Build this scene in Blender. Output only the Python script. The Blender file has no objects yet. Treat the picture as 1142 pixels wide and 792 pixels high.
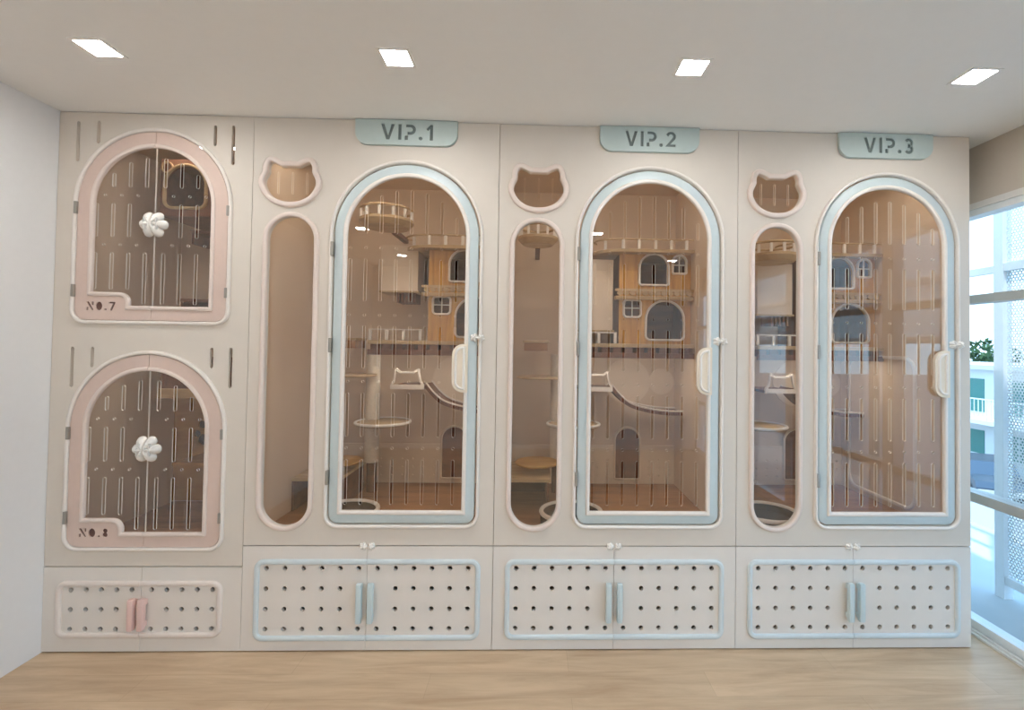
import bpy, bmesh, math, random
from mathutils import Vector, Matrix
random.seed(5)
S = bpy.context.scene
COL = S.collection
PI = math.pi
def px(r, g, b):                                   # sRGB 0-255 -> linear
    return tuple((((c/255+.055)/1.055)**2.4 if c > 10 else c/255/12.92) for c in (r, g, b))+(1.0,)

# ------------------------------------------------------------------ materials
def mat(name, col, rough=.5, spec=.4, noise=0, nscale=40, metal=0, bump=0):
    m = bpy.data.materials.new(name); m.use_nodes = True
    n = m.node_tree.nodes; l = m.node_tree.links; p = n['Principled BSDF']
    p.inputs['Roughness'].default_value = rough; p.inputs['Metallic'].default_value = metal
    p.inputs['Specular IOR Level'].default_value = spec
    tc = n.new('ShaderNodeTexCoord'); nz = n.new('ShaderNodeTexNoise'); nz.inputs['Scale'].default_value = nscale
    nz.inputs['Detail'].default_value = 3
    l.new(tc.outputs['Object'], nz.inputs['Vector'])
    r = n.new('ShaderNodeValToRGB'); k = noise or .015
    r.color_ramp.elements[0].color = tuple(c*(1-k) for c in col[:3])+(1,)
    r.color_ramp.elements[1].color = tuple(min(1, c*(1+k)) for c in col[:3])+(1,)
    r.color_ramp.elements[0].position = .3; r.color_ramp.elements[1].position = .7
    l.new(nz.outputs['Fac'], r.inputs['Fac']); l.new(r.outputs['Color'], p.inputs['Base Color'])
    if bump:
        b = n.new('ShaderNodeBump'); b.inputs['Strength'].default_value = bump; b.inputs['Distance'].default_value = .002
        l.new(nz.outputs['Fac'], b.inputs['Height']); l.new(b.outputs['Normal'], p.inputs['Normal'])
    return m

def wood(name, c1, c2, scale=(1.2, 14, 14), rough=.5, plank=None):
    m = bpy.data.materials.new(name); m.use_nodes = True
    n = m.node_tree.nodes; l = m.node_tree.links; p = n['Principled BSDF']
    p.inputs['Roughness'].default_value = rough; p.inputs['Specular IOR Level'].default_value = .35
    tc = n.new('ShaderNodeTexCoord'); mp = n.new('ShaderNodeMapping'); mp.inputs['Scale'].default_value = scale
    l.new(tc.outputs['Object'], mp.inputs['Vector'])
    nz = n.new('ShaderNodeTexNoise'); nz.inputs['Scale'].default_value = 1.6; nz.inputs['Detail'].default_value = 7
    nz.inputs['Roughness'].default_value = .62; nz.inputs['Distortion'].default_value = .5
    l.new(mp.outputs[0], nz.inputs['Vector'])
    r = n.new('ShaderNodeValToRGB')
    r.color_ramp.elements[0].color = c1; r.color_ramp.elements[1].color = c2
    r.color_ramp.elements[0].position = .32; r.color_ramp.elements[1].position = .66
    l.new(nz.outputs['Fac'], r.inputs['Fac']); out = r.outputs['Color']
    if plank:
        br = n.new('ShaderNodeTexBrick'); br.inputs['Scale'].default_value = 1
        br.inputs['Brick Width'].default_value = plank[0]; br.inputs['Row Height'].default_value = plank[1]
        br.inputs['Mortar Size'].default_value = .0012; br.inputs['Mortar Smooth'].default_value = .4
        br.inputs['Color1'].default_value = (1, 1, 1, 1); br.inputs['Color2'].default_value = (.93, .93, .93, 1)
        br.inputs['Mortar'].default_value = (.8, .78, .76, 1)
        l.new(tc.outputs['Object'], br.inputs['Vector'])
        mx = n.new('ShaderNodeMix'); mx.data_type = 'RGBA'; mx.blend_type = 'MULTIPLY'; mx.inputs['Factor'].default_value = 1
        l.new(out, mx.inputs[6]); l.new(br.outputs['Color'], mx.inputs[7]); out = mx.outputs[2]
    l.new(out, p.inputs['Base Color'])
    return m

def clear(name, tint, ior=1.45, rough=0.0, haze=0, hcol=None):
    m = bpy.data.materials.new(name); m.use_nodes = True
    n = m.node_tree.nodes; l = m.node_tree.links
    n.remove(n['Principled BSDF']); o = n['Material Output']
    t = n.new('ShaderNodeBsdfTransparent'); t.inputs['Color'].default_value = tint+(1,)
    g = n.new('ShaderNodeBsdfGlossy'); g.inputs['Roughness'].default_value = rough
    f = n.new('ShaderNodeFresnel'); f.inputs['IOR'].default_value = ior
    ge = n.new('ShaderNodeNewGeometry'); iv = n.new('ShaderNodeMath'); iv.operation = 'SUBTRACT'; iv.inputs[0].default_value = 1
    mu = n.new('ShaderNodeMath'); mu.operation = 'MULTIPLY'        # reflect at the face met from outside only
    l.new(ge.outputs['Backfacing'], iv.inputs[1]); l.new(f.outputs[0], mu.inputs[0]); l.new(iv.outputs[0], mu.inputs[1])
    tr = t.outputs[0]
    if haze:
        df = n.new('ShaderNodeBsdfDiffuse'); df.inputs['Color'].default_value = hcol
        hz = n.new('ShaderNodeMixShader'); hz.inputs[0].default_value = haze
        l.new(tr, hz.inputs[1]); l.new(df.outputs[0], hz.inputs[2]); tr = hz.outputs[0]
    mx = n.new('ShaderNodeMixShader')
    l.new(mu.outputs[0], mx.inputs[0]); l.new(tr, mx.inputs[1]); l.new(g.outputs[0], mx.inputs[2])
    l.new(mx.outputs[0], o.inputs['Surface'])
    return m

def emit(name, col, st):
    m = bpy.data.materials.new(name); m.use_nodes = True
    n = m.node_tree.nodes; l = m.node_tree.links; n.remove(n['Principled BSDF'])
    e = n.new('ShaderNodeEmission'); e.inputs[0].default_value = col; e.inputs[1].default_value = st
    l.new(e.outputs[0], n['Material Output'].inputs['Surface'])
    return m

def perforated(name, col, pitch, rad):
    m = bpy.data.materials.new(name); m.use_nodes = True
    n = m.node_tree.nodes; l = m.node_tree.links; p = n['Principled BSDF']
    p.inputs['Base Color'].default_value = col; p.inputs['Roughness'].default_value = .5
    tc = n.new('ShaderNodeTexCoord'); sp = n.new('ShaderNodeSeparateXYZ'); l.new(tc.outputs['Object'], sp.inputs[0])
    def M(op, a, b=None):
        q = n.new('ShaderNodeMath'); q.operation = op
        for i, v in enumerate((a, b)):
            if v is None: continue
            if isinstance(v, (int, float)): q.inputs[i].default_value = v
            else: l.new(v, q.inputs[i])
        return q.outputs[0]
    z = M('DIVIDE', sp.outputs['Z'], pitch*.87); row = M('FLOOR', z)
    y = M('ADD', M('DIVIDE', sp.outputs['Y'], pitch), M('MULTIPLY', row, .5))
    fy = M('SUBTRACT', M('FRACT', y), .5); fz = M('SUBTRACT', M('FRACT', z), .5)
    d = M('SQRT', M('ADD', M('MULTIPLY', fy, fy), M('MULTIPLY', fz, fz)))
    hole = M('LESS_THAN', d, rad)
    t = n.new('ShaderNodeBsdfTransparent'); mx = n.new('ShaderNodeMixShader')
    l.new(hole, mx.inputs[0]); l.new(p.outputs[0], mx.inputs[1]); l.new(t.outputs[0], mx.inputs[2])
    l.new(mx.outputs[0], n['Material Output'].inputs['Surface'])
    return m

M_ = dict(
    facade=mat('cream_board', px(220, 211, 200), .55, .3, .012, 12),
    store=mat('cream_front', px(228, 221, 213), .55, .3, .012, 12),
    storetrim=mat('cream_moulding', px(232, 221, 213), .45, .4),
    inner=mat('inner_board', px(224, 204, 180), .6, .3, .012, 8),
    inner_l=mat('inner_pale', px(236, 220, 200), .6, .3, .012, 8),
    pink=mat('pink_lacquer', px(217, 194, 182), .4, .45),
    pinkl=mat('pale_pink_lacquer', px(230, 214, 204), .4, .45),
    blue=mat('blue_lacquer', px(200, 212, 214), .38, .45),
    bluel=mat('pale_blue_moulding', px(212, 222, 225), .38, .45),
    sign=mat('blue_green_board', px(190, 204, 201), .5, .35),
    rim=mat('white_rim', px(236, 228, 220), .38, .5),
    white=mat('white_plastic', px(240, 236, 230), .35, .5),
    cream=mat('cream_plastic', px(236, 224, 206), .4, .4),
    handlep=mat('pink_handle', px(232, 198, 190), .35, .5),
    handleb=mat('blue_handle', px(202, 218, 221), .35, .5),
    grey=mat('grey_lettering', px(122, 132, 130), .6, .3),
    brownl=mat('brown_lettering', px(112, 84, 76), .6, .3),
    steel=mat('hinge_metal', px(165, 160, 152), .35, .5, metal=.6),
    dark=mat('dark_cavity', px(60, 48, 42), .7, .2),
    edge=mat('acrylic_edge', px(248, 243, 234), .35, .5),
    wall=mat('white_wall_paint', px(232, 231, 230), .75, .2, .008, 30, bump=.05),
    ceil=mat('ceiling_paint', px(240, 238, 234), .8, .2, .006, 20),
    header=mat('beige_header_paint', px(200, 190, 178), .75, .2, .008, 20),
    alu=mat('white_aluminium', px(228, 232, 234), .4, .4),
    alug=mat('grey_aluminium', px(178, 180, 178), .4, .4),
    trimw=mat('light_frame', px(220, 218, 214), .5, .4),
    oak=wood('oak_laminate', px(186, 158, 128), px(214, 189, 158), (1.1, 9, 9), .45, (1.25, .16)),
    deck=wood('deck_wood', px(136, 92, 56), px(176, 126, 80), (2, 16, 16), .5),
    honey=wood('honey_wood', px(178, 126, 58), px(220, 172, 96), (16, 16, 1.6), .5),
    walnut=wood('brown_wood', px(92, 56, 38), px(132, 84, 58), (3, 14, 14), .5),
    pale_wood=wood('pale_wood', px(176, 148, 108), px(206, 180, 140), (3, 14, 14), .5),
    ply=wood('yellow_wood', px(186, 142, 78), px(212, 170, 104), (3, 12, 12), .5),
    rope=mat('sisal_rope', px(230, 220, 204), .9, .1, .08, 90, bump=.4),
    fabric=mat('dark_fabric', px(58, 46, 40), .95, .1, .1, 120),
    acryl=clear('clear_acrylic', (.98, .955, .925), 2.05, 0, .025, px(222, 188, 156)),
    glass=clear('window_glass', (.97, .985, .985), 1.35),
    led=emit('led_diffuser', (1, .92, .82, 1), 13),  # glow of the strips added to brighten the cat rooms
    lamp=emit('lamp_diffuser', (1, .985, .965, 1), 70),
)
# ------------------------------------------------------------------ object helpers
def mk(name, me, m, parent=None, loc=(0, 0, 0)):
    if isinstance(me, bmesh.types.BMesh):
        b = me; me = bpy.data.meshes.new(name); b.normal_update(); b.to_mesh(me); b.free()
    o = bpy.data.objects.new(name, me); COL.objects.link(o); o.location = loc
    if m is not None and not me.materials:
        for q in (m if isinstance(m, (list, tuple)) else [m]): me.materials.append(q)
    if parent: o.parent = parent
    return o
def thing(name, label, cat, loc=(0, 0, 0), group=None, rz=0):
    o = bpy.data.objects.new(name, None); COL.objects.link(o); o.empty_display_size = .05
    o.location = loc; o.rotation_euler = (0, 0, rz); o['label'] = label; o['category'] = cat
    if group: o['group'] = group
    return o
def struct(name, me, m, parent=None, loc=(0, 0, 0)):
    o = mk(name, me, m, parent, loc)
    if not parent: o['kind'] = 'structure'
    return o
def dup(root, loc, label=None):
    r = root.copy(); COL.objects.link(r); r.location = loc
    if label: r['label'] = label
    for ch in list(root.children):
        c = ch.copy(); COL.objects.link(c); c.parent = r
        for g in list(ch.children):
            d = g.copy(); COL.objects.link(d); d.parent = c
    return r
def smooth(o, ang=40):
    for p in o.data.polygons: p.use_smooth = True
    try: o.data.set_sharp_from_angle(angle=math.radians(ang))
    except Exception: pass
    return o
# ------------------------------------------------------------------ mesh helpers
def B(): return bmesh.new()
def box(bm, x0, x1, y0, y1, z0, z1, bev=0):
    v = [bm.verts.new((x, y, z)) for x in (x0, x1) for y in (y0, y1) for z in (z0, z1)]
    fs = [(0, 1, 3, 2), (4, 6, 7, 5), (0, 4, 5, 1), (2, 3, 7, 6), (0, 2, 6, 4), (1, 5, 7, 3)]
    faces = [bm.faces.new([v[i] for i in f]) for f in fs]
    if bev:
        es = list({e for f in faces for e in f.edges})
        bmesh.ops.bevel(bm, geom=es, offset=bev, segments=2, affect='EDGES', profile=.6)
    return bm
def bx(x0, x1, y0, y1, z0, z1, bev=0): return box(B(), x0, x1, y0, y1, z0, z1, bev)
def lathe(bm, prof, cx=0, cy=0, seg=40):
    rings = []
    for r, z in prof:
        rings.append([bm.verts.new((cx+r*math.cos(2*PI*i/seg), cy+r*math.sin(2*PI*i/seg), z)) for i in range(seg)])
    for a, b in zip(rings, rings[1:]):
        for i in range(seg):
            bm.faces.new((a[i], a[(i+1) % seg], b[(i+1) % seg], b[i]))
    if prof[0][0] > 1e-6: bm.faces.new(list(reversed(rings[0])))
    if prof[-1][0] > 1e-6: bm.faces.new(rings[-1])
    return bm
def tube(bm, pts, r, seg=8, closed=False):
    pts = [Vector(p) for p in pts]; n = len(pts); rings = []; up = None
    for i, p in enumerate(pts):
        a = pts[(i-1) % n] if (closed or i) else p; b = pts[(i+1) % n] if (closed or i < n-1) else p
        t = (b-a).normalized()
        if up is None:
            up = Vector((0, 0, 1)) if abs(t.z) < .9 else Vector((0, 1, 0))
        s = t.cross(up).normalized(); up = s.cross(t).normalized()
        rings.append([bm.verts.new(p+(s*math.cos(2*PI*k/seg)+up*math.sin(2*PI*k/seg))*r) for k in range(seg)])
    m = n if closed else n-1
    for i in range(m):
        a, b = rings[i], rings[(i+1) % n]
        for k in range(seg): bm.faces.new((a[k], b[k], b[(k+1) % seg], a[(k+1) % seg]))
    if not closed: bm.faces.new(rings[0]); bm.faces.new(list(reversed(rings[-1])))
    bmesh.ops.recalc_face_normals(bm, faces=bm.faces[:])
    return bm
# 2D outlines in (x, z)
def arc(cx, cz, r, a0, a1, n):
    return [(cx+r*math.cos(math.radians(a0+(a1-a0)*i/n)), cz+r*math.sin(math.radians(a0+(a1-a0)*i/n))) for i in range(n+1)]
def arch(cx, half, zb, zc, rc, d=0):
    h = half+d; b = zb-d; r = max(rc+d, .002)
    return arc(cx+h-r, b+r, r, -90, 0, 8)+arc(cx, zc, h, 0, 180, 48)+arc(cx-h+r, b+r, r, 180, 270, 8)
def rrect(x0, x1, z0, z1, r, d=0):
    x0 -= d; x1 += d; z0 -= d; z1 += d; r = max(r+d, .001)
    return arc(x1-r, z0+r, r, -90, 0, 8)+arc(x1-r, z1-r, r, 0, 90, 8)+arc(x0+r, z1-r, r, 90, 180, 8)+arc(x0+r, z0+r, r, 180, 270, 8)
def capsule(cx, half, z0, z1, d=0):
    h = half+d
    return arc(cx, z0+half, h, 180, 360, 28)+arc(cx, z1-half, h, 0, 180, 28)
def circ(cx, cz, r, n=16): return [(cx+r*math.cos(2*PI*i/n), cz+r*math.sin(2*PI*i/n)) for i in range(n)]
def slot(cx, z0, z1, w=.014):
    return arc(cx, z0+w/2, w/2, 180, 360, 5)+arc(cx, z1-w/2, w/2, 0, 180, 5)
def poff(path, d, closed=True):
    n = len(path); out = []
    for i in range(n):
        p = Vector(path[i]); a = Vector(path[i-1]) if (closed or i) else None; b = Vector(path[(i+1) % n]) if (closed or i < n-1) else None
        ns = []
        for u, v in ((a, p), (p, b)):
            if u is None or v is None: continue
            t = v-u
            if t.length > 1e-7: t.normalize(); ns.append(Vector((t.y, -t.x)))
        if len(ns) == 2:
            m = (ns[0]+ns[1])
            if m.length < 1e-6: m = ns[0]
            m.normalize(); k = max(m.dot(ns[0]), .5); q = p+m*(d/k)
        else: q = p+ns[0]*d
        out.append((q.x, q.y))
    return out
def catmull(pts, n=5):
    out = []; N = len(pts)
    for i in range(N):
        p0, p1, p2, p3 = (Vector(pts[(i+k) % N]) for k in (-1, 0, 1, 2))
        for j in range(n):
            t = j/n
            q = .5*((2*p1)+(p2-p0)*t+(2*p0-5*p1+4*p2-p3)*t*t+(3*p1-p0-3*p2+p3)*t*t*t)
            out.append((q.x, q.y))
    return out
def cathead(cx, cz, w, h):
    # bottom centre, anticlockwise, unit half sizes
    raw = [(0, -1), (.42, -.92), (.76, -.68), (.97, -.30), (1.0, .02), (.90, .30), (.85, .44), (.86, .62), (.80, .84), (.70, .89), (.50, .80), (.36, .70), (.28, .69),
           (0, .69), (-.28, .69), (-.36, .70), (-.50, .80), (-.70, .89), (-.80, .84), (-.86, .62), (-.85, .44), (-.90, .30), (-1.0, .02), (-.97, -.30), (-.76, -.68), (-.42, -.92)]
    return [(cx+x*w, cz+z*h) for x, z in catmull(raw, 4)]
def stroke(pts, t):
    L = poff(pts, t/2, False); R = poff(pts, -t/2, False)
    return L+list(reversed(R))
CACHE = []
def solid(outlines, y0, y1, edge_slot=False):
    """flat outlines (first outer, others holes or further islands) filled and given thickness between y0 (front) and y1"""
    cu = bpy.data.curves.new('tmp', 'CURVE'); cu.dimensions = '2D'; cu.fill_mode = 'BOTH'; cu.extrude = abs(y1-y0)/2
    for ol in outlines:
        s = cu.splines.new('POLY'); s.points.add(len(ol)-1); s.use_cyclic_u = True
        for p, (x, z) in zip(s.points, ol): p.co = (x, z, 0, 1)
    ob = bpy.data.objects.new('tmp', cu); COL.objects.link(ob)
    dg = bpy.context.evaluated_depsgraph_get(); dg.update()
    me = bpy.data.meshes.new_from_object(ob.evaluated_get(dg))
    bpy.data.objects.remove(ob); bpy.data.curves.remove(cu)
    me.materials.clear()
    bm = B(); bm.from_mesh(me); bpy.data.meshes.remove(me)
    ym = (y0+y1)/2
    for v in bm.verts: v.co = Vector((v.co.x, -v.co.z+ym, v.co.y))
    bmesh.ops.remove_doubles(bm, verts=bm.verts[:], dist=1e-6)
    bmesh.ops.recalc_face_normals(bm, faces=bm.faces[:])
    for f in bm.faces: f.smooth = False; f.material_index = 0
    if edge_slot:
        bm.normal_update()
        for f in bm.faces:
            if abs(f.normal.y) < .5: f.material_index = 1
    return bm
def ring(fn, prof, closed_prof=True):
    """loops fn(d) at each (d, y) of the profile, joined round"""
    bm = B(); loops = []
    for d, y in prof:
        loops.append([bm.verts.new((x, y, z)) for x, z in fn(d)])
    n = len(loops[0]); m = len(loops)
    for j in range(m if closed_prof else m-1):
        a, b = loops[j], loops[(j+1) % m]
        for i in range(n): bm.faces.new((a[i], a[(i+1) % n], b[(i+1) % n], b[i]))
    bmesh.ops.recalc_face_normals(bm, faces=bm.faces[:])
    return bm
def sweep(path, prof, y0=0):
    """open path in (x, z), profile of (offset, y)"""
    bm = B(); loops = []
    for d, y in prof:
        loops.append([bm.verts.new((x, y+y0, z)) for x, z in poff(path, d, False)])
    n = len(path); m = len(loops)
    for j in range(m):
        a, b = loops[j], loops[(j+1) % m]
        for i in range(n-1): bm.faces.new((a[i], a[i+1], b[i+1], b[i]))
    bm.faces.new([l[0] for l in loops]); bm.faces.new([l[-1] for l in reversed(loops)])
    bmesh.ops.recalc_face_normals(bm, faces=bm.faces[:])
    return bm
def roundprof(d0, d1, yback, yfront, r=.004):
    """closed profile between offsets d0 < d1, front corners rounded"""
    return [(d0, yback), (d0, yfront+r), (d0+r*.3, yfront+r*.3), (d0+r, yfront), (d1-r, yfront), (d1-r*.3, yfront+r*.3), (d1, yfront+r), (d1, yback)]
def flower(cx, cz, R, y0, h, n=6, part=None, rot=0):
    """petalled dome knob facing -y; part 'L'/'R' keeps one half"""
    bm = B(); A = 72; K = 6
    a0, a1 = {'L': (90, 270), 'R': (-90, 90), None: (0, 360)}[part]
    cen = bm.verts.new((cx, y0-h*.8, cz)); rows = []
    for k in range(1, K+2):
        row = []
        t = min(k/K, 1)
        for i in range(A+1 if part else A):
            th = math.radians(a0+(a1-a0)*i/A)
            pet = abs(math.cos(n/2*(th+rot)))
            rr = R*(.66+.34*pet**.6)
            hh = h*(.55+.45*pet**.5)*math.sqrt(max(0, 1-t**3))+(h*.25*(1-t))
            y = y0-hh if k <= K else y0+.002
            if k == K: y = y0-.003
            row.append(bm.verts.new((cx+rr*t*math.cos(th), y, cz+rr*t*math.sin(th))))
        rows.append(row)
    N = len(rows[0]); rng = range(N-1) if part else range(N)
    for i in rng:
        j = (i+1) % N
        bm.faces.new((cen, rows[0][i], rows[0][j]))
        for a, b in zip(rows, rows[1:]): bm.faces.new((a[i], b[i], b[j], a[j]))
    if part:
        bm.faces.new([r[0] for r in reversed(rows)]+[cen]+[r[-1] for r in rows])
    else: bm.faces.new(list(reversed(rows[-1])))
    bmesh.ops.recalc_face_normals(bm, faces=bm.faces[:])
    return bm

# ------------------------------------------------------------------ lettering
def glyph(c):
    T = .19
    if c == 'V': return [[(.0, 1), (.2, 1), (.42, .28), (.64, 1), (.84, 1), (.52, 0), (.32, 0)]], .84
    if c == 'I': return [[(0, 0), (.2, 0), (.2, 1), (0, 1)]], .2
    if c == 'P': return [stroke([(.06, .90)]+arc(.34, .66, .24, 90, -90, 10)+[(.16, .42)], T), [(0, 0), (.2, 0), (.2, .3), (0, .26)]], .66
    if c == '.': return [circ(.11, .11, .12, 12)], .24
    if c == '1': return [[(0, .74), (.24, 1), (.42, 1), (.42, 0), (.22, 0), (.22, .72), (.1, .6)]], .42
    if c == '2': return [stroke([(.08, .74)]+arc(.33, .68, .24, 160, -30, 12)+[(.12, .1), (.66, .1)], T)], .66
    if c == '3': return [stroke(arc(.3, .7, .21, 150, -80, 12)+arc(.3, .29, .22, 80, -150, 12), T)], .58
    if c == 'N': return [[(0, 0), (.2, 0), (.2, .42), (0, .36)], [(.02, 1), (.22, 1), (.72, .12), (.72, 0), (.58, 0), (.02, .9)], [(.54, .62), (.74, .56), (.74, 1), (.54, 1)]], .74
    if c == 'O': return [[(.33+.34*math.cos(2*PI*i/24), .5+.5*math.sin(2*PI*i/24)) for i in range(24)]], .68
    if c == '7': return [[(0, 1), (.66, 1), (.66, .84), (.34, 0), (.13, 0), (.44, .82), (0, .82)]], .66
    if c == '8': return [circ(.28, .74, .25, 18), circ(.28, .26, .255, 18)], .56
    return [], .3
def text(s, x0, z0, h, gap=.2, width=None):
    out = []; x = 0
    for c in s:
        g, w = glyph(c)
        if c == '8':   # both bowls merge in one outline
            g = [arc(.28, .73, .25, -50, 230, 20)+arc(.28, .27, .265, 130, 410, 20)]
        for ol in g: out.append([(x+a, b) for a, b in ol])
        x += w+gap
    tot = x-gap; k = (width/tot) if width else h
    return [[(x0+a*k, z0+b*h) for a, b in ol] for ol in out]

# ------------------------------------------------------------------ room
XR = 4.681; YB = 1.06; YR = -4.6; H = 2.6
struct('floor', bx(-.12, XR+.12, YR, YB, -.12, 0), M_['oak'])
struct('ceiling', bx(-.12, XR+.12, YR, YB, H, H+.2), M_['ceil'])
struct('wall_left', bx(-.12, 0, YR, YB, 0, H), M_['wall'])
struct('wall_back', bx(-.12, XR+.12, YB, YB+.12, -.12, H+.2), M_['wall'])
struct('wall_front', bx(-.12, XR+.12, YR-.12, YR, -.12, H+.2), M_['wall'])
ZH = 2.272
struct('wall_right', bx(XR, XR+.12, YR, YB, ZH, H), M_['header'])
muls = [YB, .42, -.77, -2.0, -3.25, YR]
for i in range(5):
    y1, y0 = muls[i], muls[i+1]
    w = thing('window_%d' % (i+1), 'x', 'window', (0, 0, 0)); del w['label']; del w['category']; w['kind'] = 'structure'
    bm = B(); f = .05
    box(bm, XR+.01, XR+.08, y0, y0+f, 0, ZH); box(bm, XR+.01, XR+.08, y1-f, y1, 0, ZH)
    box(bm, XR+.01, XR+.08, y0+f, y1-f, 0, .06); box(bm, XR+.0, XR+.08, y0+f, y1-f, ZH-.045, ZH)
    mk('window_frame', bm, M_['alu'], w)
    bm = B()
    box(bm, XR+.0, XR+.085, y0+f, y1-f, .69, .74); box(bm, XR+.0, XR+.085, y0+f, y1-f, 1.755, 1.80)
    mk('transom', bm, M_['alug'], w)
    bm = B()
    for z0, z1 in ((.06, .69), (.74, 1.755), (1.80, ZH-.045)): box(bm, XR+.035, XR+.041, y0+f, y1-f, z0, z1)
    mk('window_pane', bm, M_['glass'], w)
struct('trim_1', bx(XR-.012, XR, YR, YB, ZH-.012, ZH+.02), M_['trimw'])
bm = B(); box(bm, XR-.03, XR+.0, YR, YB, 0, .012); box(bm, XR-.014, XR, YR, YB, .012, .022)
struct('trim_2', bm, M_['trimw'])

# downlights: the row in front of the cabinets, and the further rows of the room
def downlight(x, y, label):
    t = thing('ceiling_downlight', label, 'ceiling light', (x, y, H), 'square recessed downlights')
    bm = B(); a, b = .062, .05
    for s in ((-a, a, -a, -b), (-a, a, b, a), (-a, -b, -b, b), (b, a, -b, b)): box(bm, s[0], s[1], s[2], s[3], -.004, -.0005)
    mk('frame', bm, M_['white'], t)
    mk('diffuser', bx(-b, b, -b, b, -.0025, -.001), M_['lamp'], t)
for x, lb in zip((.649, 1.772, 2.926, 4.07), ('lit square ceiling downlight in front of NO.7 cabinet', 'lit square ceiling downlight in front of VIP.1 sign',
                                             'lit square ceiling downlight in front of VIP.2 sign', 'lit square ceiling downlight in front of VIP.3 sign, nearest the window')):
    downlight(x, -.535, lb)
for r, y in enumerate((-2.3, -3.7)):
    for k, x in enumerate((.649, 1.772, 2.926, 4.07)):
        downlight(x, y, 'square ceiling downlight in the %s row from the cabinets, %s from the windows' % (('second', 'third')[r], ('fourth', 'third', 'second', 'first')[k]))

# ------------------------------------------------------------------ storage cabinets
G = .0012
def storage(loc, W, Z, fr, seam, nz, cols, hz, hx, hmat, fmat, label, locks=True):
    t = thing('storage_cabinet', label, 'cabinet', loc, 'low storage cabinets under the cat rooms')
    bm = B()
    box(bm, G, .018, .020, .6, .0, Z-G); box(bm, W-.018, W-G, .020, .6, .0, Z-G)
    box(bm, .018, W-.018, .020, .6, 0, .03); box(bm, .018, W-.018, .020, .6, Z-.02, Z-G); box(bm, .018, W-.018, .58, .6, .03, Z-.02)
    mk('carcass', bm, M_['inner'], t)
    x0, x1, z0, z1 = fr
    for side in (0, 1):
        a, b = ((G, seam-.001), (seam+.001, W-G))[side]
        holes = []
        for ri, z in enumerate(nz):
            for ci, x in enumerate(cols[side]):
                if (ci == (len(cols[0])-1, 0)[side]) and 0 < ri < len(nz)-1: continue
                holes.append(circ(x, z, .0118, 14))
        d = mk('door', solid([[(a, .006), (b, .006), (b, Z-.003), (a, Z-.003)]]+holes, 0, .018), M_['store'], t)
        # half of the raised rounded frame
        r = .045
        if side == 0: p = [(seam-.0012, z1)]+arc(x0+r, z1-r, r, 90, 180, 10)+arc(x0+r, z0+r, r, 180, 270, 10)+[(seam-.0012, z0)]
        else: p = [(seam+.0012, z0)]+arc(x1-r, z0+r, r, -90, 0, 10)+arc(x1-r, z1-r, r, 0, 90, 10)+[(seam+.0012, z1)]
        smooth(mk('frame_moulding', sweep(p, roundprof(-.024, 0, .0, -.012, .007)), fmat, d), 50)
        hb = B(); xa = hx[side]
        box(hb, xa-.014, xa+.014, -.040, -.012, hz[0], hz[1], .009)
        box(hb, xa-.009, xa+.009, -.014, 0, hz[0]+.012, hz[0]+.035); box(hb, xa-.009, xa+.009, -.014, 0, hz[1]-.035, hz[1]-.012)
        smooth(mk('handle', hb, hmat, d), 40)
        if locks:
            q = mk('child_lock', flower(seam+(-.02, .02)[side], Z-.002, .019, 0, .012, 5, rot=.3*side), M_['white'], d); smooth(q, 60)
    return t
V0 = (.929, 2.134, 3.3392); VW = 1.2048
storage((.0, 0, 0), .929, .407, (.066, .840, .072, .340), .458, (.297, .204, .111),
        ([.130+.0708*i for i in range(5)], [.505+.0715*i for i in range(5)]), (.118, .267), (.434, .480), M_['handlep'], M_['storetrim'],
        'low cream storage cabinet with pink handles under the NO.8 cat room', False)
sc_lab = ['low cream storage cabinet with pale blue frame and handles under VIP.1 room', 'low cream storage cabinet with pale blue frame and handles under VIP.2 room',
          'low cream storage cabinet with pale blue frame and handles under VIP.3 room']
for i in range(3):
    storage((V0[i], 0, 0), VW, .508, (.059, 1.144, .054, .443), .596, (.399, .301, .203, .108),
            ([.114+.0882*k for k in range(6)], [.645+.0878*k for k in range(6)]), (.149, .338), (.568, .622), M_['handleb'], M_['bluel'], sc_lab[i])

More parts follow.
